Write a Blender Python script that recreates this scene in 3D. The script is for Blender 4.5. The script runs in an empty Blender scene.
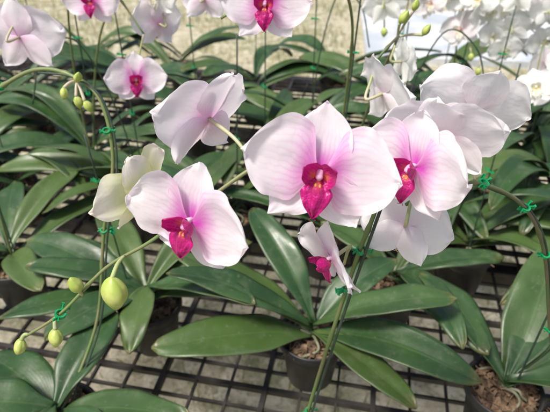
import bpy, math, random
from mathutils import Vector, Matrix, noise
R=math.radians
random.seed(7)
S=bpy.context.scene
COL=S.collection
S.view_settings.view_transform='Standard'
S.view_settings.look='None'
S.view_settings.exposure=0

# ---------------------------------------------------------------- helpers
def smooth(a,b,x):
    t=max(0,min(1,(x-a)/(b-a))); return t*t*(3-2*t)
def mkmesh(name,verts,faces,mat,uvs=None,sm=True):
    me=bpy.data.meshes.new(name)
    me.from_pydata([tuple(v) for v in verts],[],faces)
    if uvs:
        uvl=me.uv_layers.new(name='UVMap')
        for l in me.loops: uvl.data[l.index].uv=uvs[l.vertex_index]
    if sm:
        me.polygons.foreach_set('use_smooth',[True]*len(me.polygons))
    for m in (mat if isinstance(mat,list) else [mat]): me.materials.append(m)
    me.update()
    return me
def add(name,me,parent=None,mtx=None):
    o=bpy.data.objects.new(name,me)
    COL.objects.link(o)
    if parent: o.parent=parent
    if mtx is not None: o.matrix_basis=mtx
    return o
def grid_faces(nu,nv,off=0):
    return [(off+i*(nv+1)+j,off+(i+1)*(nv+1)+j,off+(i+1)*(nv+1)+j+1,off+i*(nv+1)+j+1) for i in range(nu) for j in range(nv)]
def catmull(pts,n=8):
    P=[Vector(p) for p in pts]
    if len(P)==2: return [P[0].lerp(P[1],i/n) for i in range(n+1)]
    P=[2*P[0]-P[1]]+P+[2*P[-1]-P[-2]]
    out=[]
    for i in range(1,len(P)-2):
        a,b,c,d=P[i-1],P[i],P[i+1],P[i+2]
        for k in range(n):
            t=k/n
            out.append(.5*((2*b)+(c-a)*t+(2*a-5*b+4*c-d)*t*t+(3*b-a-3*c+d)*t**3))
    out.append(P[-2]); return out
def tube(pts,r0,r1,seg=8,n=8,nodes=0,closed=True):
    C=catmull(pts,n); V=[];F=[];UV=[]
    T=[(C[min(i+1,len(C)-1)]-C[max(i-1,0)]).normalized() for i in range(len(C))]
    up=Vector((0,0,1)) if abs(T[0].z)<.9 else Vector((1,0,0))
    nrm=(up-T[0]*up.dot(T[0])).normalized(); m=len(C)
    for i,p in enumerate(C):
        nrm=(nrm-T[i]*nrm.dot(T[i])).normalized(); b=T[i].cross(nrm)
        r=r0+(r1-r0)*i/(m-1)
        if nodes and i%nodes==nodes//2: r*=1.45
        for k in range(seg):
            a=2*math.pi*k/seg
            V.append(p+(nrm*math.cos(a)+b*math.sin(a))*r); UV.append((i/(m-1),k/seg))
    for i in range(m-1):
        for k in range(seg):
            k2=(k+1)%seg
            F.append((i*seg+k,i*seg+k2,(i+1)*seg+k2,(i+1)*seg+k))
    F.append(tuple(range(seg))[::-1]); F.append(tuple((m-1)*seg+k for k in range(seg)))
    return V,F,UV
def lathe(prof,seg=32):
    V=[];F=[]
    for r,z in prof:
        for k in range(seg):
            a=2*math.pi*k/seg; V.append((r*math.cos(a),r*math.sin(a),z))
    for i in range(len(prof)-1):
        for k in range(seg):
            k2=(k+1)%seg; F.append((i*seg+k,i*seg+k2,(i+1)*seg+k2,(i+1)*seg+k))
    return V,F
def box(V,F,c,h,M=None):
    o=len(V)
    for x in(-1,1):
        for y in(-1,1):
            for z in(-1,1):
                p=Vector((x*h[0],y*h[1],z*h[2]))
                if M: p=M@p
                V.append(p+Vector(c))
    for f in [(0,1,3,2),(4,6,7,5),(0,4,5,1),(2,3,7,6),(0,2,6,4),(1,5,7,3)]: F.append(tuple(o+q for q in f))

# ---------------------------------------------------------------- materials
class NT:
    def __init__(s,name):
        s.m=bpy.data.materials.new(name); s.m.use_nodes=True
        s.t=s.m.node_tree; s.t.nodes.clear()
        s.out=s.n('ShaderNodeOutputMaterial')
    def n(s,k,**kw):
        x=s.t.nodes.new(k)
        for a,b in kw.items(): setattr(x,a,b)
        return x
    def l(s,a,b): s.t.links.new(a,b)
    def val(s,sock,v):
        if isinstance(v,bpy.types.NodeSocket): s.l(v,sock)
        elif isinstance(v,(tuple,list)): sock.default_value=tuple(v)+((1,) if len(v)==3 and sock.type=='RGBA' else ())
        else: sock.default_value=v
    def math(s,op,a,b=0,cl=False):
        x=s.n('ShaderNodeMath',operation=op,use_clamp=cl); s.val(x.inputs[0],a); s.val(x.inputs[1],b); return x.outputs[0]
    def mr(s,v,a,b,c=0,d=1):
        x=s.n('ShaderNodeMapRange',interpolation_type='SMOOTHSTEP'); s.val(x.inputs[0],v)
        for i,q in enumerate((a,b,c,d)): x.inputs[i+1].default_value=q
        return x.outputs[0]
    def mix(s,f,a,b,mode='MIX'):
        x=s.n('ShaderNodeMix',data_type='RGBA',blend_type=mode)
        s.val(x.inputs[0],f); s.val(x.inputs[6],a); s.val(x.inputs[7],b); return x.outputs[2]
    def noise(s,vec,scale,det=3,rough=.5):
        x=s.n('ShaderNodeTexNoise'); x.inputs['Scale'].default_value=scale
        x.inputs['Detail'].default_value=det; x.inputs['Roughness'].default_value=rough
        if vec is not None: s.l(vec,x.inputs['Vector'])
        return x.outputs['Fac']
    def coord(s,k='Object'): return s.n('ShaderNodeTexCoord').outputs[k]
    def bsdf(s,col,rough=.5,bump=None,bs=.3,bd=.001,**kw):
        b=s.n('ShaderNodeBsdfPrincipled'); s.val(b.inputs['Base Color'],col); s.val(b.inputs['Roughness'],rough)
        for k,v in kw.items(): s.val(b.inputs[k.replace('_',' ')],v)
        if bump is not None:
            q=s.n('ShaderNodeBump'); s.l(bump,q.inputs['Height']); q.inputs['Strength'].default_value=bs; q.inputs['Distance'].default_value=bd
            s.l(q.outputs[0],b.inputs['Normal'])
        return b.outputs[0]
    def fin(s,sh): s.l(sh,s.out.inputs[0]); return s.m
    def trans(s,sh,col,f):
        t=s.n('ShaderNodeBsdfTranslucent'); s.val(t.inputs[0],col)
        x=s.n('ShaderNodeMixShader'); s.val(x.inputs[0],f); s.l(sh,x.inputs[1]); s.l(t.outputs[0],x.inputs[2]); return x.outputs[0]

def petal_mat(name,base,edge,blush,amt,veins,reach=.5):
    k=NT(name); uv=k.n('ShaderNodeUVMap').outputs[0]
    sp=k.n('ShaderNodeSeparateXYZ'); k.l(uv,sp.inputs[0]); u,v=sp.outputs[0],sp.outputs[1]
    nz=k.noise(k.coord('Object'),3.0,3)
    nw=k.noise(k.coord('Object'),1.2,2)
    ph=k.math('ADD',k.math('MULTIPLY',v,84),k.math('MULTIPLY',nz,16))
    vv=k.math('POWER',k.math('ADD',k.math('MULTIPLY',k.math('SINE',ph),.5),.5),3)
    un=k.math('ADD',u,k.math('MULTIPLY',k.math('SUBTRACT',nw,.5),.35))
    c=k.mix(k.mr(un,.25,.9),base,edge)
    mid=k.math('SUBTRACT',1,k.math('MULTIPLY',k.math('ABSOLUTE',k.math('SUBTRACT',v,.5)),1.3),True)
    bf=k.math('MULTIPLY',k.math('MULTIPLY',k.mr(un,reach,.02),mid),amt,True)
    c=k.mix(bf,c,blush)
    vf=k.math('MULTIPLY',k.math('MULTIPLY',vv,k.mr(u,.88,.1)),veins)
    c=k.mix(vf,c,blush)
    fz=k.noise(k.coord('Object'),45,2)
    c=k.mix(k.math('MULTIPLY',k.mr(fz,.55,.75),.12),c,(.97,.96,.97))
    bm=k.math('ADD',k.math('MULTIPLY',vv,.03),k.math('ADD',k.noise(k.coord('Object'),3.0,2),k.math('MULTIPLY',fz,.06)))
    sh=k.bsdf(c,.40,bm,.12,.012,Sheen_Weight=.15,Specular_IOR_Level=.4)
    return k.fin(k.trans(sh,c,.42))
M_PET={'pink':petal_mat('petal_pink',(.90,.775,.875),(.935,.875,.915),(.68,.08,.54),1.1,.20,.46),
 'pale':petal_mat('petal_pale',(.91,.82,.89),(.935,.89,.92),(.74,.28,.62),.7,.14,.32),
 'white':petal_mat('petal_white',(.92,.92,.89),(.94,.94,.92),(.80,.82,.68),.5,.04,.35),
 'blushwhite':petal_mat('petal_blush_white',(.92,.87,.89),(.94,.915,.92),(.78,.50,.70),.5,.10,.32),
 'cream':petal_mat('petal_cream',(.84,.84,.55),(.93,.88,.80),(.52,.62,.18),1.0,.10,.85)}
def lip_mat(name,main,tip,thr,dark):
    k=NT(name); uv=k.n('ShaderNodeUVMap').outputs[0]
    sp=k.n('ShaderNodeSeparateXYZ'); k.l(uv,sp.inputs[0]); u,v=sp.outputs[0],sp.outputs[1]
    nz=k.noise(k.coord('Object'),8,3)
    st=k.math('POWER',k.math('ADD',k.math('MULTIPLY',k.math('SINE',k.math('ADD',k.math('MULTIPLY',v,50),k.math('MULTIPLY',nz,8))),.5),.5),2)
    c=k.mix(k.mr(u,0,.9),main,tip)
    c=k.mix(k.math('MULTIPLY',st,.40),c,dark)
    md=k.mr(k.math('ABSOLUTE',k.math('SUBTRACT',v,.5)),.28,.05)
    c=k.mix(k.math('MULTIPLY',k.math('MULTIPLY',k.mr(u,.52,.05),md),.85),c,thr)
    sh=k.bsdf(c,.36,nz,.3,.02,Sheen_Weight=.1)
    return k.fin(k.trans(sh,c,.32))
M_LIP=lip_mat('lip_magenta',(.64,.012,.25),(.50,.002,.18),(.82,.26,.03),(.22,.0,.05))
M_LIPW=lip_mat('lip_white',(.80,.78,.55),(.85,.84,.80),(.75,.55,.08),(.75,.70,.40))
M_LIPC=lip_mat('lip_pale',(.70,.45,.50),(.75,.60,.65),(.75,.55,.08),(.6,.3,.3))
def simple(name,c1,c2,scale,rough,bump=.3,bd=.001,tr=0,**kw):
    k=NT(name); nz=k.noise(k.coord('Object'),scale,4)
    c=k.mix(k.mr(nz,.35,.65),c1,c2)
    sh=k.bsdf(c,rough,nz,bump,bd,**kw)
    if tr: sh=k.trans(sh,c,tr)
    return k.fin(sh)
M_COLUMN=simple('column_pink',(.82,.42,.68),(.90,.76,.86),7,.4,tr=.2)
M_BUD=simple('bud_green',(.40,.52,.10),(.62,.66,.22),1.3,.38,tr=.2)
M_STEM=simple('stem_green',(.13,.20,.06),(.20,.20,.09),30,.45)
M_STEMD=simple('stem_dark',(.08,.14,.045),(.14,.12,.065),22,.45)
M_PEDI=simple('pedicel_green',(.42,.50,.20),(.60,.52,.40),20,.5,tr=.2)
M_WIRE=simple('wire_green',(.02,.045,.03),(.05,.07,.05),60,.4)
M_CLIP=simple('clip_green',(.0,.22,.07),(.015,.32,.11),90,.35)
M_POT=simple('pot_black',(.010,.010,.012),(.045,.043,.04),18,.5)
M_ROOT=simple('root_grey',(.10,.13,.06),(.22,.21,.14),60,.7)
M_BARK=simple('bark_brown',(.06,.035,.02),(.24,.16,.095),70,.9,.6)
M_GRID=simple('grid_dark',(.008,.007,.007),(.038,.032,.028),25,.6)
def leaf_mat():
    k=NT('leaf_green'); uv=k.n('ShaderNodeUVMap').outputs[0]
    sp=k.n('ShaderNodeSeparateXYZ'); k.l(uv,sp.inputs[0]); u,v=sp.outputs[0],sp.outputs[1]
    ob=k.coord('Object'); oi=k.n('ShaderNodeObjectInfo').outputs['Random']
    n1=k.noise(ob,14,4); n2=k.noise(ob,150,3)
    c=k.mix(k.mr(n1,.3,.7),(.021,.056,.018),(.042,.095,.027))
    c=k.mix(k.mr(oi,.35,1.0,0,.7),c,(.082,.130,.030))
    dv=k.math('ABSOLUTE',k.math('SUBTRACT',v,.5))
    c=k.mix(k.math('MULTIPLY',k.mr(dv,.03,.0),.4),c,(.09,.15,.05))
    c=k.mix(k.math('MULTIPLY',k.mr(dv,.46,.5),.45),c,(.11,.14,.06))
    n3=k.noise(ob,35,5,.7)
    c=k.mix(k.math('MULTIPLY',k.mr(n3,.50,.72),.34),c,(.14,.17,.10))
    c=k.mix(k.math('MULTIPLY',k.mr(n2,.62,.76),.28),c,(.22,.24,.17))
    c=k.mix(k.math('MULTIPLY',k.mr(k.math('ADD',u,k.math('MULTIPLY',n3,.3)),1.05,1.18),.5),c,(.20,.15,.05))
    st=k.math('SINE',k.math('MULTIPLY',v,110))
    bm=k.math('ADD',k.math('MULTIPLY',st,.012),k.math('ADD',n1,k.math('MULTIPLY',n2,.15)))
    ro=k.mr(n3,.3,.7,.29,.46)
    sh=k.bsdf(c,ro,bm,.28,.003)
    return k.fin(k.trans(sh,(.14,.28,.04),.08))
M_LEAF=leaf_mat()

# ---------------------------------------------------------------- flower meshes (unit size: petal length ~1)
def petal_geo(L,W,a,b,claw,bend,cup,ruf,seed,nu=22,nv=16,asym=0):
    V=[];UV=[]
    for i in range(nu+1):
        t=(1-math.cos(math.pi*i/nu))/2
        w=W*max(0,math.sin(math.pi*min(1,max(0,t))**a))**b*(claw+(1-claw)*smooth(0,.25,t))
        if i in(0,): w=W*.06
        if i==nu: w=0.0
        for j in range(nv+1):
            v=-1+2*j/nv
            e=max(abs(v)**2*smooth(.1,.5,t),smooth(.7,1,t))
            n=noise.noise(Vector((seed*7.3+t*1.9,v*1.3,seed)))
            n2=noise.noise(Vector((seed*3.1+t*3.6,v*2.6,seed+9)))
            n3=noise.noise(Vector((seed*5.1+t*8.5,v*3.5,seed+4)))
            x=t*L*(1-.07*v*v*t)+.035*n*e
            y=v*w*(1+.05*noise.noise(Vector((seed*1.9,t*3,v)))+.02*n3)+asym*w*math.sin(math.pi*t)
            z=bend*t*t+cup*v*v*w+ruf*n*(.25+e)+ruf*.5*n2*e+ruf*.25*n3*e**3 - .02*math.exp(-(v*3)**2)*math.sin(math.pi*t)
            V.append(Vector((x,y,z))); UV.append((t,v*.5+.5))
    return V,grid_faces(nu,nv),UV
def xf(g,M):
    return [M@v for v in g[0]],g[1],g[2]
def merge(gs):
    V=[];F=[];UV=[]
    for g in gs:
        o=len(V); V+=g[0]; F+=[tuple(o+q for q in f) for f in g[1]]; UV+=g[2]
    return V,F,UV
def rotz(d): return Matrix.Rotation(R(d),4,'Z')
def lip_geo(seed):
    V=[];UV=[];nv=18
    sp=catmull([(0,-.02,.03),(0,-.08,.14),(0,-.18,.23),(0,-.33,.26),(0,-.47,.24),(0,-.59,.17)],8)
    n=len(sp)-1
    for i,p in enumerate(sp):
        t=i/n
        w=.050+.175*smooth(.05,.48,t)
        if t>.48: w*=(1-((t-.48)/.52)**1.35)*.96+.02
        tn=(sp[min(i+1,n)]-sp[max(i-1,0)]).normalized(); nr=Vector((1,0,0)).cross(tn)
        for j in range(nv+1):
            v=-1+2*j/nv
            # gentle saddle: raised mid keel, edges rolled back
            q=p+Vector((v*w,0,0))+nr*(w*.40*v*v-.035*math.exp(-(v*3.2)**2)-.05*v**4)*(1-.3*t)+nr*.028*noise.noise(Vector((t*5,v*3,seed)))
            V.append(q); UV.append((t,v*.5+.5))
    gs=[(V,grid_faces(n,nv),UV)]
    for sx in(1,-1):
        g=petal_geo(.44,.17,.78,.46,.50,.24,.45,.07,seed+sx,18,14)
        M=Matrix.Translation((.025,-.07,.05))@Matrix.Rotation(R(-30),4,'Y')@Matrix.Rotation(R(34),4,'Z')
        if sx<0: M=Matrix.Scale(-1,4,Vector((1,0,0)))@M
        gs.append(xf(g,M))
    for sx in(1,-1):
        gs.append(tube([(0,-.58,.175),(sx*.02,-.61,.17),(sx*.045,-.62,.20),(sx*.05,-.595,.23)],.008,.003,5,4))
    return merge(gs)
def ell(V,F,UV,c,r,n=8,s=12):
    o=len(V)
    for i in range(n+1):
        for k in range(s):
            a=math.pi*i/n;b=2*math.pi*k/s
            V.append(Vector((c[0]+r[0]*math.sin(a)*math.cos(b),c[1]+r[1]*math.sin(a)*math.sin(b),c[2]+r[2]*math.cos(a)))); UV.append((.1,.5))
    for i in range(n):
        for k in range(s): F.append((o+i*s+k,o+i*s+(k+1)%s,o+(i+1)*s+(k+1)%s,o+(i+1)*s+k))
def column_geo():
    V,F,UV=tube([(0,.02,-.03),(0,.05,.07),(0,.04,.14),(0,.01,.19)],.048,.048,10,6)
    ell(V,F,UV,(0,.0,.19),(.052,.047,.042)); ell(V,F,UV,(0,-.038,.165),(.030,.028,.040))
    return V,F,UV
def callus_geo():
    V=[];F=[];UV=[]
    ell(V,F,UV,(.028,-.125,.20),(.024,.036,.034)); ell(V,F,UV,(-.028,-.125,.20),(.024,.036,.034))
    return V,F,UV
M_CALLUS=simple('callus_yellow',(.85,.55,.10),(.62,.10,.05),14,.4)
LIPS=[lip_geo(s) for s in (1,2,3)]; COLG=column_geo(); CG=callus_geo()
CALLUS=mkmesh('callus',CG[0],CG[1],M_CALLUS,CG[2])
FM={}
def flower_set(kind,var):
    key=(kind,var)
    if key in FM: return FM[key]
    sd=var*11+{'pink':1,'pale':2,'white':3,'cream':4,'blushwhite':5}[kind]
    rnd=random.Random(sd)
    cl=rnd.uniform(-.06,.12)
    cupk=0
    if kind=='cream': cl=.35; cupk=.25
    pm=M_PET[kind]
    seps=[]
    for ang,L,W in((91+rnd.uniform(-4,4),.97,.41),(226+rnd.uniform(-5,5),.96,.34),(314+rnd.uniform(-5,5),.96,.34)):
        g=petal_geo(L,W,.90,.54,.70,-.05+rnd.uniform(-.10,.10)+cupk,.20,.09,sd+ang,22,14)
        seps.append(xf(g,Matrix.Translation((0,0,-.05))@rotz(ang)))
    S_=merge(seps)
    pets=[]
    for sx in(1,-1):
        g=petal_geo(1.10,.63,.86,.49,.26,cl+rnd.uniform(-.05,.05),rnd.uniform(-.10,.12)+cupk,.15,sd+sx*3,34,24,asym=.11)
        M=Matrix.Translation((.02,.01,.015))@rotz(7+rnd.uniform(-5,5))@Matrix.Rotation(R(-4),4,'Y')
        if sx<0: M=Matrix.Scale(-1,4,Vector((1,0,0)))@M
        pets.append(xf(g,M))
    lm=M_LIPW if kind in('white','blushwhite') else (M_LIPC if kind=='cream' else M_LIP)
    r=(mkmesh('sepals_'+kind,S_[0],S_[1],pm,S_[2]),
       [mkmesh('petal_'+kind,p[0],p[1],pm,p[2]) for p in pets],
       mkmesh('lip_'+kind,*LIPS[var%3][:2],lm,LIPS[var%3][2]),
       mkmesh('column_'+kind,COLG[0],COLG[1],M_COLUMN if kind!='white' else M_PET['white'],COLG[2]))
    FM[key]=r; return r
def mm(p): return Vector(p)/1000
def flower(plant,loc,yaw,pitch,roll,sc,kind,var=0,attach=None):
    loc=mm(loc); base=plant.location
    y,p=R(yaw),R(pitch)
    f=Vector((math.sin(y)*math.cos(p),-math.cos(y)*math.cos(p),math.sin(p)))
    up=Vector((0,0,1)); x=up.cross(f).normalized(); u=f.cross(x)
    M=Matrix((( x.x,u.x,f.x,0),(x.y,u.y,f.y,0),(x.z,u.z,f.z,0),(0,0,0,1)))@Matrix.Rotation(R(roll),4,'Z')
    W=Matrix.Translation(loc-base)@M@Matrix.Scale(sc,4)
    ms=flower_set(kind,var)
    fo=add('flower',ms[0],plant,W)
    for pmesh in ms[1]: add('petal',pmesh,fo)
    add('lip',ms[2],fo); add('column',ms[3],fo); add('callus',CALLUS,fo)
    if attach is not None:
        a=mm(attach)-base; s=loc-base-f*sc*.03
        midp=s-f*sc*.45+Vector((0,0,.002))
        g=tube([a,a.lerp(midp,.55)+Vector((0,0,.003)),midp,s],.0013,.0018,8,6)
        add('pedicel',mkmesh('pedicel',g[0],g[1],M_PEDI,g[2]),plant)
    return fo

# bud
def bud_mesh():
    V=[];F=[];UV=[];n=18;s=30
    for i in range(n+1):
        t=i/n
        for k in range(s):
            b=2*math.pi*k/s
            r=.5*math.sin(math.pi*t)**.72*(1-.30*t)*(1.06)
            r*=1-.13*abs(math.cos(b*1.5+t*.5))**10
            V.append((r*math.cos(b)+.05*math.sin(t*3),r*math.sin(b)*.85,t*1.35)); UV.append((t,k/s))
    for i in range(n):
        for k in range(s): F.append((i*s+k,i*s+(k+1)%s,(i+1)*s+(k+1)%s,(i+1)*s+k))
    return mkmesh('bud',V,F,M_BUD,UV)
BUD=bud_mesh()
def bud(plant,loc,d,size,attach):
    z=Vector(d).normalized(); q=z.to_track_quat('Z','Y').to_matrix().to_4x4()
    l=mm(loc)-plant.location
    add('bud',BUD,plant,Matrix.Translation(l)@q@Matrix.Scale(size,4))
    a=mm(attach)-plant.location
    g=tube([a,a.lerp(l,.5)+Vector((0,0,.002)),l+z*size*.1],.0013,.0020,8,5)
    add('pedicel',mkmesh('pedicel',g[0],g[1],M_PEDI,g[2]),plant)

# clip
def clip_mesh():
    V=[];F=[]
    for k in range(12):
        a=2*math.pi*k/12;a2=2*math.pi*(k+1)/12
        am=(a+a2)/2
        box(V,F,(.0042*math.cos(am),.0042*math.sin(am),0),(.0008,.0013,.0018),Matrix.Rotation(am,3,'Z'))
    for s in(1,-1):
        box(V,F,(.0075,s*.0020,0),(.0034,.0006,.0020),Matrix.Rotation(s*.32,3,'Z'))
        box(V,F,(-.0065,s*.0014,0),(.0023,.0006,.0016),Matrix.Rotation(-s*.45,3,'Z'))
        box(V,F,(.0106,s*.0031,0),(.0006,.0013,.0028),Matrix.Rotation(s*.32,3,'Z'))
    return mkmesh('clip',V,F,M_CLIP,sm=False)
CLIP=clip_mesh()
def clip(plant,loc,ang=0,tilt=20,sc=.9):
    add('clip',CLIP,plant,Matrix.Translation(mm(loc)-plant.location)@Matrix.Rotation(R(ang),4,'Z')@Matrix.Rotation(R(tilt),4,'X')@Matrix.Scale(sc,4))

# pot, bark, roots
TOP=.757
pv,pf=lathe([(.0,.002),(.036,.0),(.039,.004),(.0485,.086),(.0535,.088),(.055,.090),(.0555,.104),(.054,.106),(.0515,.104),(.0495,.088),(.045,.06)],40)
POT=mkmesh('pot',pv,pf,M_POT)
def bark_mesh(seed):
    rnd=random.Random(seed);V=[];F=[]
    v2,f2=lathe([(.0,.088),(.03,.090),(.0485,.086)],24); V+=[Vector(v) for v in v2];F+=f2
    for i in range(190):
        a=rnd.uniform(0,6.28);r=.047*math.sqrt(rnd.random())
        Mx=Matrix.Rotation(rnd.uniform(0,6),3,'Z')@Matrix.Rotation(rnd.uniform(-.7,.7),3,'X')@Matrix.Rotation(rnd.uniform(-.6,.6),3,'Y')
        if rnd.random()<.5: h=(rnd.uniform(.003,.008),rnd.uniform(.002,.005),rnd.uniform(.0015,.003))
        else: h=(rnd.uniform(.008,.018),.0007,.0007)
        box(V,F,(r*math.cos(a),r*math.sin(a),.091+rnd.uniform(0,.009)),h,Mx)
    return mkmesh('bark',V,F,M_BARK,sm=False)
BARK=[bark_mesh(i) for i in(1,2)]
def roots_mesh(seed):
    rnd=random.Random(seed);gs=[]
    for i in range(4):
        a=rnd.uniform(0,6.28);l=rnd.uniform(.6,1.0)
        x,y=math.cos(a),math.sin(a);b=a+rnd.uniform(-.7,.7);x2,y2=math.cos(b),math.sin(b)
        pts=[(0,0,.10),(x*.018,y*.018,.111),(x*.036*l,y*.036*l,.104),(x2*.046*l,y2*.046*l,.096)]
        gs.append(tube(pts,.0024,.0020,7,5))
    g=merge(gs); return mkmesh('roots',g[0],g[1],M_ROOT,g[2])
ROOTS=[roots_mesh(i) for i in(1,2,3)]

# leaf
def leaf(plant,base,az,L,W,rise=.7,droop=-.1,roll=0,seed=0,bendside=0):
    nu,nv=26,12
    h=Vector((math.cos(R(az)),math.sin(R(az)),0)); sd=Vector((-h.y,h.x,0))
    spine=[]
    ph=seed*1.7
    for i in range(nu+1):
        t=i/nu
        wv=.02*math.sin(ph+t*5)*t
        spine.append(Vector(base)+h*(L*t)+sd*(bendside*L*t*t+wv*L)+Vector((0,0,L*(rise*t-(rise+droop)*t*t))))
    V=[];UV=[]
    fold=.25+.35*((seed*37)%10)/10
    pw=1.0+.25*((seed*53)%10)/10
    for i in range(nu+1):
        t=i/nu
        tn=(spine[min(i+1,nu)]-spine[max(i-1,0)]).normalized()
        lat=tn.cross(Vector((0,0,1))).normalized()*-1
        nr=tn.cross(lat)*-1
        if nr.z<0: nr=-nr
        rr=R(roll*(.3+.7*t)+6*math.sin(ph+t*4)*t)
        la=lat*math.cos(rr)+nr*math.sin(rr); nn=nr*math.cos(rr)-lat*math.sin(rr)
        ts=min(1,.03+t*.97)
        w=W*.5*max(0,math.sin(math.pi*ts**pw))**.52*(.50+.50*smooth(0,.35,t))
        if i==nu: w=W*.01
        for j in range(nv+1):
            v=-1+2*j/nv
            wob=noise.noise(Vector((seed*3.7+t*3.5,v*1.2,seed)))*.007*abs(v)
            z=w*(fold*(1-t*.7)*abs(v)**1.5-.10*v*v*v*v)-.0008*math.exp(-(v*6)**2)+wob
            V.append(spine[i]+la*(v*w)+nn*z); UV.append((t,v*.5+.5))
    me=mkmesh('leaf',V,grid_faces(nu,nv),M_LEAF,UV)
    o=add('leaf',me,plant)
    md=o.modifiers.new('thick','SOLIDIFY'); md.thickness=.0016; md.offset=-1
    return o

NP=[0]
def plant(x,y,label,leaves=None,n=7,seed=0,az=0,size=1.0,cat='potted orchid'):
    e=bpy.data.objects.new('potted_orchid',None); e.empty_display_size=.05
    COL.objects.link(e); e.location=(x/1000,y/1000,TOP)
    e['label']=label; e['category']=cat; e['group']='potted orchids on the mesh bench'
    i=NP[0];NP[0]+=1
    rz=Matrix.Rotation(i*1.3,4,'Z')
    po=add('pot',POT,e,rz); add('bark_chips',BARK[i%2],po); add('root',ROOTS[i%3],e,rz)
    rnd=random.Random(seed+i*13)
    if leaves is None:
        for q in range(n):
            a=az+(180 if q%2 else 0)+rnd.uniform(-38,38)
            lev=q/ n
            leaf(e,(0,0,.103+.008*q),a,size*rnd.uniform(.22,.37)*(1-.15*lev),rnd.uniform(.046,.068)*size,rnd.uniform(.45,.95)+.40*lev,rnd.uniform(-.30,.30)-.25*lev,rnd.uniform(-32,32),i*10+q,rnd.uniform(-.32,.32))
    else:
        for q,l in enumerate(leaves):
            tx,ty=l[0]/1000-e.location.x,l[1]/1000-e.location.y
            L=math.hypot(tx,ty); a=math.degrees(math.atan2(ty,tx))
            kw=l[3] if len(l)>3 else {}
            leaf(e,(0,0,.103+.004*q),a,L,l[2]/1000,kw.get('rise',.62),kw.get('droop',-.22),kw.get('roll',((i*7+q*5)%9-4)*4),i*10+q,kw.get('side',0))
    return e
def spike(pl,pts,r0=.0024,r1=.0015,mat=None,name='flower_stem'):
    g=tube([mm(p)-pl.location for p in pts],r0,r1,9,8,nodes=14)
    add(name,mkmesh(name,g[0],g[1],mat or M_STEM,g[2]),pl)
def wire(pl,pts,r=.0013):
    g=tube([mm(p)-pl.location for p in pts],r,r,8,8)
    add('support_wire',mkmesh('support_wire',g[0],g[1],M_WIRE,g[2]),pl)

# ================================================================ plants
P0=plant(26,372,'potted lilac white orchid with long arching spike on bench',leaves=[(-60,300,60),(120,290,60),(-40,200,65),(90,180,62)])
main=[(26,372,860),(31,370,888),(47,363,1018),(62,352,1141),(73,346,1220),(81,340,1281),(65,352,1315),(26,352,1324),(-15,341,1308),(-53,330,1284),(-98,320,1252),(-137,315,1228),(-177,301,1191),(-214,296,1166)]
spike(P0,main,.0023,.0012)
wire(P0,[(31,368,800),(35,366,888),(51,359,1018),(66,348,1141),(77,342,1220),(85,336,1279)],.0015)
flower(P0,(31,308,1322),-7,16,-6,.0505,'pink',0,(26,352,1324))
flower(P0,(-60,295,1290),-26,6,-8,.0460,'pink',1,(-53,330,1284))
flower(P0,(-54,380,1330),-132,18,10,.047,'pale',2,(-15,341,1308))
flower(P0,(-102,340,1285),-122,12,-12,.038,'cream',3,(-78,328,1266))
flower(P0,(46,322,1232),-62,-14,8,.037,'pale',4,(62,352,1200))
bud(P0,(-124,292,1240),(-.05,-.1,-1),.024,(-120,316,1240))
bud(P0,(-158,303,1214),(-.05,-.2,1),.014,(-158,307,1206))
bud(P0,(-181,293,1182),(-.1,-.2,-.7),.014,(-182,300,1187))
bud(P0,(-214,296,1166),(-.3,-.2,-.7),.013,(-208,297,1170))
for p,a in [((74,345,1222),10),((66,349,1172),200),((40,364,960),30),((-177,300,1191),80),((-70,326,1273),120)]: clip(P0,p,a)

P8=plant(334,470,'potted orchid with broad leaves and exposed brown bark',leaves=[(470,660,84,dict(rise=.75,droop=-.5,roll=10)),(510,520,74),(240,640,58,dict(rise=.8,droop=-.3)),(450,620,66),(500,400,62)])
PR=plant(410,395,'potted orchid with green spike bending over wire hoop',leaves=[(560,480,70),(560,330,70),(400,230,66),(540,400,60)])
right=[(410,395,862),(394,418,880),(376,430,920),(328,423,1033),(275,406,1165),(225,384,1240),(170,363,1278),(133,351,1280),(108,353,1264)]
spike(PR,right,.0023,.0015,M_STEMD)
wire(PR,[(p[0]+5,p[1]+2,p[2]-3) for p in right[:-2]],.0014)
flower(PR,(103,332,1312),-50,8,4,.045,'pink',2,(133,351,1282))
flower(PR,(128,356,1326),150,20,-8,.043,'blushwhite',4,(150,357,1281))
flower(PR,(160,388,1334),165,10,12,.042,'blushwhite',2,(165,363,1279))
flower(PR,(110,351,1244),165,-34,10,.038,'blushwhite',2,(112,353,1268))
for p,a in [((173,364,1278),60),((275,405,1166),0),((226,384,1239),30),((328,423,1034),0)]: clip(PR,p,a)

P11=plant(-300,423,'potted orchid with bare hooped spike and broad dark leaves',leaves=[(-110,395,58),(-420,500,74),(-200,330,66),(-390,330,76),(-250,570,60),(-430,400,66),(-300,290,70)])
left=[(-300,423,862),(-285,450,880),(-246,499,968),(-217,523,1106),(-193,539,1199),(-202,562,1266),(-237,578,1290),(-282,591,1291),(-328,589,1270),(-370,583,1244),(-420,570,1215)]
spike(P11,left,.0020,.0026)
wire(P11,[(p[0]+5,p[1]-3,p[2]-2) for p in left[:-3]],.0014)
for p,d in [((-228,560,1272),(.2,-.2,-1)),((-218,556,1268),(.4,-.2,-.8)),((-240,562,1282),(-.2,-.2,-1)),((-226,566,1286),(.3,-.2,.6))]: bud(P11,p,d,.0115,(-228,574,1284))
for p,a in [((-217,523,1106),0),((-196,545,1235),20),((-328,589,1270),90)]: clip(P11,p,a)

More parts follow.
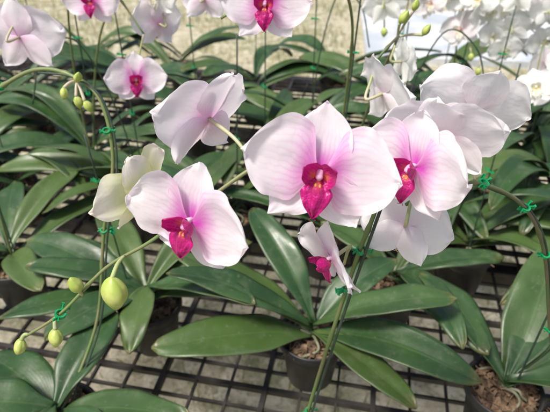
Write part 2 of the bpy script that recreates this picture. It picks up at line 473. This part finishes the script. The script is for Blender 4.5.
P1=plant(60,569,'potted orchid with wide glossy strap leaves on mesh',leaves=[(-180,500,80,dict(rise=.48,droop=-.18,roll=-8)),(285,448,68,dict(rise=.55,droop=-.15,roll=8)),(190,420,56,dict(rise=.45,droop=-.05)),(-165,655,72,dict(rise=.70,droop=-.38)),(200,660,56,dict(rise=.8,droop=-.4)),(-160,570,60,dict(rise=.9,droop=-.5,roll=12)),(260,530,58,dict(rise=.9,droop=-.45)),(-40,740,54,dict(rise=1.0,droop=-.5))])
P2=plant(-217,642,'potted orchid with several layered dark leaves in black pot',leaves=[(-430,560,66),(0,610,62),(-450,730,68),(-340,830,60),(-40,730,56),(-410,640,60,dict(rise=.8,droop=-.3)),(-330,500,58),(-90,830,54),(-30,540,52,dict(rise=.8,droop=-.3)),(-210,500,52,dict(rise=.5,droop=0))])
P3=plant(-495,747,'potted orchid with pale lilac bloom on upright stake',leaves=[(-270,700,62),(-320,890,58),(-660,640,64),(-560,940,58),(-380,610,54),(-720,760,64),(-700,680,56),(-420,970,54)])
P4=plant(-442,1097,'potted orchid with several small magenta lipped blooms',seed=4,az=-20,n=8)
P5=plant(-771,1535,'black potted orchid with arching green leaves',seed=5,az=10)
P6=plant(102,839,'potted orchid with tall staked spike of lilac blooms',seed=6,az=10,n=4,size=.72)
P7=plant(378,790,'potted orchid in black pot on open mesh',leaves=[(600,740,56),(210,750,54),(540,920,56),(210,910,56),(490,640,52,dict(rise=.85,droop=-.3)),(400,980,52),(590,820,54,dict(rise=.9,droop=-.4))])
P16=plant(215,700,'potted orchid with one long drooping strap leaf',leaves=[(308,490,62,dict(rise=.55,droop=-.2,roll=6)),(350,850,54),(90,810,54),(400,690,52),(270,490,48,dict(rise=.8,droop=-.2))])
P9=plant(328,1431,'potted white orchid with tall branching spike',seed=9,az=5)
P10=plant(633,1146,'potted white orchid with clustered blooms above leaves',seed=10,az=30)
P14=plant(599,946,'potted orchid with broad leaves near bench edge',seed=11,az=30,n=8)
P15=plant(461,1290,'potted white orchid with dense white flower cluster',seed=12,az=-10)
others=[(-210,1313,20),(-64,1582,40),(-646,1800,0),(-93,900,15),(-760,1150,60),(-430,1560,-30),(90,1230,0),(-330,1800,30),(200,1650,10),(-600,1300,50),(520,1560,20),(-740,880,30),(780,1350,0),(760,900,40),(-290,960,30),(250,1010,-20),(450,1010,40),(620,740,10),(-610,1020,0),(-30,1080,60),(-820,1380,0)]
OT=[]
for i,(x,y,a) in enumerate(others):
    OT.append(plant(x,y,'young potted orchid with arching dark green leaves',seed=20+i,az=a,size=1.0 if i<14 else .9,n=6))

def stake(pl,dx,dy,h,lean=(0,0)):
    l=pl.location*1000
    wire(pl,[(l.x+dx,l.y+dy,800),(l.x+dx+lean[0],l.y+dy+lean[1],800+h)],.0014)
    for f in(.55,.8): clip(pl,(l.x+dx+lean[0]*f,l.y+dy+lean[1]*f,800+h*f),f*200)
spike(P6,[(102,839,865),(108,815,1000),(110,760,1180),(100,690,1320),(60,620,1390),(-13,600,1375),(-60,590,1350)])
stake(P6,10,-10,560,(10,-60))
flower(P6,(-10,570,1370),-6,14,0,.045,'pink',0,(-13,600,1376))
flower(P6,(40,590,1405),10,10,5,.042,'pale',2,(45,612,1392))
spike(P6,[(102,839,865),(130,820,1000),(150,760,1180),(160,690,1290),(140,610,1320),(110,580,1300)],mat=M_STEMD)
flower(P6,(118,530,1288),112,14,-6,.048,'blushwhite',1,(114,575,1302))
flower(P6,(172,684,1268),100,0,0,.036,'white',1,(160,690,1290))
bud(P6,(150,640,1330),(.3,-.1,.6),.014,(152,650,1312))
bud(P6,(180,640,1316),(.3,-.1,.6),.012,(155,655,1310))
bud(P6,(165,640,1345),(.1,-.1,.8),.011,(152,650,1312))
spike(P3,[(-495,747,865),(-480,740,1000),(-450,735,1180),(-400,730,1300),(-340,730,1320),(-300,728,1300)])
stake(P3,12,-8,520,(10,0))
flower(P3,(-338,695,1298),165,0,0,.056,'pale',0,(-345,730,1319))
flower(P3,(-415,690,1320),-150,12,5,.046,'pale',1,(-405,730,1305))
flower(P3,(-470,690,1270),150,5,0,.044,'pale',2,(-445,735,1190))
spike(P4,[(-442,1097,865),(-430,1070,1050),(-380,980,1240),(-320,880,1330),(-250,830,1330),(-200,800,1270)])
spike(P4,[(-442,1097,865),(-400,1080,1050),(-330,1010,1220),(-240,930,1310),(-160,900,1310),(-100,900,1300)])
stake(P4,15,-8,500,(60,-100))
flower(P4,(-214,768,1210),14,12,-5,.043,'pink',1,(-200,800,1270))
flower(P4,(-276,820,1316),-10,10,0,.044,'pink',2,(-280,850,1330))
flower(P4,(-330,850,1345),5,10,0,.042,'pale',3,(-325,880,1330))
flower(P4,(-190,865,1268),-135,5,10,.046,'pale',3,(-200,912,1308))
flower(P4,(-186,850,1318),-30,-10,0,.042,'white',1,(-190,908,1310))
flower(P4,(-114,880,1302),170,5,0,.042,'pale',2,(-120,900,1302))
spike(P15,[(461,1290,865),(455,1290,1050),(440,1260,1190),(480,1250,1230),(550,1250,1210),(600,1250,1150)])
spike(P9,[(328,1431,865),(330,1400,1050),(300,1320,1200),(260,1240,1260),(230,1160,1240)])
spike(P10,[(633,1146,865),(620,1140,1020),(600,1110,1140),(560,1080,1170),(510,980,1140)])
stake(P15,10,-5,470,(0,-20)); stake(P9,10,-5,520,(10,-30)); stake(P10,-8,-8,480)
rw=random.Random(5)
WH=[((449,1232,1192),P15,(445,1258,1195)),((519,1225,1200),P15,(515,1250,1222)),((496,1200,1146),P15,(500,1250,1226)),((576,1220,1178),P15,(570,1250,1200)),((570,1225,1112),P15,(600,1250,1150)),((620,1225,1190),P15,(590,1250,1170)),((400,1245,1225),P15,(440,1260,1190)),((470,1230,1250),P15,(480,1250,1230)),((357,1245,1205),P9,(300,1320,1200)),((300,1260,1260),P9,(270,1260,1250)),((232,1144,1227),P9,(232,1164,1242)),((500,945,1125),P10,(510,980,1140)),((571,1070,1132),P10,(575,1090,1160)),((612,1100,1170),P10,(600,1110,1142)),
((540,1200,1160),P15,(535,1250,1214)),((640,1220,1230),P15,(590,1250,1170)),((585,1050,1080),P10,(575,1090,1160)),((530,1190,1235),P15,(530,1250,1218)),((330,1250,1235),P9,(280,1280,1232)),((270,1190,1270),P9,(250,1210,1254)),
((430,1215,1155),P15,(440,1262,1180)),((620,1205,1130),P15,(600,1250,1150)),((475,1200,1200),P15,(480,1250,1230)),((395,1230,1255),P15,(440,1260,1190)),((560,1215,1235),P15,(540,1250,1214)),((525,1180,1120),P15,(535,1250,1200)),((600,1180,1205),P15,(590,1250,1170)),((445,1190,1230),P15,(460,1250,1215)),((555,960,1160),P10,(540,1010,1155))]
for i,(p,pl,at) in enumerate(WH):
    flower(pl,p,rw.choice([-50,-30,0,20,40,160,-20]),rw.uniform(-15,25),rw.uniform(-30,30),rw.uniform(.036,.047),'white' if i%4 else 'blushwhite',i%5,at)
for b,a in [((455,1190,1110),(445,1258,1170)),((480,1190,1075),(500,1250,1150))]: bud(P15,b,(0,-.2,-1),.015,a)
bud(P9,(238,1150,1180),(0,-.2,-1),.016,(232,1164,1240))
stake(OT[3],10,0,450,(20,-30)); stake(OT[0],0,0,420); stake(P14,-10,0,430); stake(P7,0,-8,430); stake(OT[1],5,0,500)
stake(P8,8,-8,470,(10,0)); stake(OT[16],0,0,460); stake(OT[15],4,0,430); stake(OT[6],4,0,470); stake(OT[12],4,0,430); stake(P14,20,10,460,(20,0))
stake(OT[4],4,0,470); stake(OT[9],4,0,470); stake(P2,-30,10,380,(-15,-10)); stake(OT[10],4,0,480); stake(OT[14],4,0,480)
for q in(18,19): stake(OT[q],4,3,440+q*3,(q%5*4-8,-10))
def hoop(pl,dx,span,h):
    l=pl.location*1000
    wire(pl,[(l.x,l.y,820),(l.x+dx*.1,l.y-20,820+h*.6),(l.x+dx*.4,l.y-40,820+h),(l.x+dx*.8,l.y-60,820+h*.95),(l.x+dx,l.y-80,820+h*.75)],.0015)
hoop(OT[15],150,0,400); hoop(OT[14],-150,0,400); hoop(OT[6],120,0,420)

# ================================================================ bench
bench=bpy.data.objects.new('plant_bench',None); COL.objects.link(bench)
bench.location=(0,0,0); bench.rotation_euler=(0,0,R(-11))
bench['label']='long nursery bench topped with dark open mesh, carrying orchids'; bench['category']='bench'
V=[];F=[]
x0,x1,y0,y1=-2.3,2.3,-.25,1.93
zt=.750
y=y0+.02;k=0
while y<y1:
    box(V,F,((x0+x1)/2,y,zt-.002),((x1-x0)/2,.0022 if k%2 else .0042,.0032 if k%2 else .0052)); y+=.038;k+=1
add('mesh_top',mkmesh('mesh_top',V,F,M_GRID,sm=False),bench)
V=[];F=[];x=x0+.02;k=0
while x<x1:
    box(V,F,(x,(y0+y1)/2,zt-.001),(.0020 if k%3 else .0042,(y1-y0)/2,.0036 if k%3 else .0068)); x+=.060;k+=1
add('mesh_bar',mkmesh('mesh_bar',V,F,M_GRID,sm=False),bench)
for yy in(y0,y1):
    V=[];F=[];box(V,F,(0,yy,zt-.02),(2.32,.018,.026)); add('frame_rail',mkmesh('rail',V,F,M_GRID,sm=False),bench)
for yy in(.35,.95,1.5):
    V=[];F=[];box(V,F,(0,yy,zt-.040),(2.28,.014,.024)); add('cross_beam',mkmesh('beam',V,F,M_GRID,sm=False),bench)
for xx in(-2.2,-.75,.75,2.2):
    for yy in(y0+.1,y1-.1):
        V=[];F=[];box(V,F,(xx,yy,.345),(.02,.02,.34)); add('leg',mkmesh('leg',V,F,M_GRID,sm=False),bench)

# ================================================================ ground
def ground_mat():
    k=NT('ground_soil'); ob=k.coord('Object')
    a=k.noise(ob,1.4,5,.6);b=k.noise(ob,9,6,.65);c_=k.noise(ob,60,4,.7)
    c=k.mix(k.mr(a,.42,.62),(.44,.39,.27),(.28,.28,.15))
    c=k.mix(k.mr(b,.42,.60),c,(.58,.53,.40))
    d=k.noise(ob,22,4,.6)
    c=k.mix(k.math('MULTIPLY',k.mr(d,.54,.64),.55),c,(.14,.15,.07))
    c=k.mix(k.math('MULTIPLY',k.mr(c_,.50,.66),.6),c,(.12,.10,.06))
    v=k.n('ShaderNodeTexVoronoi'); v.inputs['Scale'].default_value=38; k.l(ob,v.inputs['Vector'])
    c=k.mix(k.math('MULTIPLY',k.mr(v.outputs['Distance'],.25,.12),.5),c,(.64,.60,.50))
    return k.fin(k.bsdf(c,.95,k.math('ADD',b,k.math('MULTIPLY',c_,.5)),.8,.03))
V=[];n=60;F=[]
G=60
gx=[math.copysign(abs(-1+2*i/n)**2.2*G,-1+2*i/n) for i in range(n+1)]
for i in range(n+1):
    for j in range(n+1):
        x,y=gx[i],gx[j]+2
        V.append((x,y,.03*noise.noise(Vector((x*.7,y*.7,0)))*(0 if abs(y-4.6)<2.4 and x>0 else 1)-.005))
go=add('ground',mkmesh('ground',V,grid_faces(n,n),ground_mat())); go['kind']='structure'
k=NT('path_concrete'); ob=k.coord('Object')
a=k.noise(ob,2.2,5);b=k.noise(ob,30,4)
c=k.mix(k.mr(a,.35,.65),(.40,.44,.48),(.64,.66,.68)); c=k.mix(k.math('MULTIPLY',k.mr(b,.5,.7),.3),c,(.34,.34,.32))
pm=k.fin(k.bsdf(c,.6,b,.3,.004))
V=[];F=[];box(V,F,(8,4.25,.02),(7.2,.75,.03),Matrix.Rotation(R(-6),3,'Z'))
po=add('path',mkmesh('path',V,F,pm,sm=False)); po['kind']='structure'
kg=NT('grass_blades'); ob=kg.coord('Object'); a=kg.noise(ob,3,3)
cg=kg.mix(kg.mr(a,.35,.65),(.16,.21,.06),(.42,.39,.18))
gm=kg.fin(kg.trans(kg.bsdf(cg,.7),cg,.3))
rnd=random.Random(3);V=[];F=[]
for i in range(42000):
    x=rnd.uniform(-4,4.2);y=rnd.uniform(.1,7.5)
    if noise.noise(Vector((x*1.6,y*1.6,3)))<rnd.uniform(-.30,.25): continue
    yc=4.25-(x-8)*math.tan(R(6))
    if abs(y-yc)<.82 and x>.75: continue
    h=rnd.uniform(.03,.09);a=rnd.uniform(0,6.28);w=rnd.uniform(.002,.004)
    l=rnd.uniform(0,.07);b=rnd.uniform(0,6.28);o=len(V)
    dx,dy=math.cos(a)*w,math.sin(a)*w
    V+=[(x-dx,y-dy,-.01),(x+dx,y+dy,-.01),(x+dx*.7+math.cos(b)*l*.4,y+dy*.7+math.sin(b)*l*.4,h*.6),(x-dx*.7+math.cos(b)*l*.4,y-dy*.7+math.sin(b)*l*.4,h*.6),(x+math.cos(b)*l,y+math.sin(b)*l,h)]
    F+=[(o,o+1,o+2,o+3),(o+3,o+2,o+4)]
gr=add('grass',mkmesh('grass',V,F,gm,sm=False)); gr['kind']='stuff'; gr['label']='sparse dry yellow green grass under the bench'; gr['category']='grass'

# ================================================================ light
w=bpy.data.worlds.new('World'); S.world=w; w.use_nodes=True
nt=w.node_tree; bg=nt.nodes['Background']; sky=nt.nodes.new('ShaderNodeTexSky'); sky.sky_type='NISHITA'; sky.sun_disc=False
EL,AZ=62,-122   # azimuth from +Y towards +X
sky.sun_elevation=R(EL); sky.sun_rotation=R(AZ); sky.dust_density=5
nt.links.new(sky.outputs[0],bg.inputs[0]); bg.inputs[1].default_value=.15
sd=bpy.data.lights.new('sun','SUN'); sd.energy=4.2; sd.angle=R(11); sd.color=(1,.965,.90)
so=bpy.data.objects.new('sun',sd); COL.objects.link(so)
d=Vector((math.sin(R(AZ))*math.cos(R(EL)),math.cos(R(AZ))*math.cos(R(EL)),math.sin(R(EL))))
so.rotation_euler=d.to_track_quat('Z','Y').to_euler()

# ================================================================ camera
cd=bpy.data.cameras.new('camera'); cam=bpy.data.objects.new('camera',cd); COL.objects.link(cam)
cam.location=(0,0,1.51); cam.rotation_euler=(R(90-35),0,0)
cd.sensor_width=36; cd.lens=36*520/550; cd.clip_start=.02; cd.clip_end=300
cd.dof.use_dof=True; cd.dof.focus_distance=.42; cd.dof.aperture_fstop=11
S.camera=cam
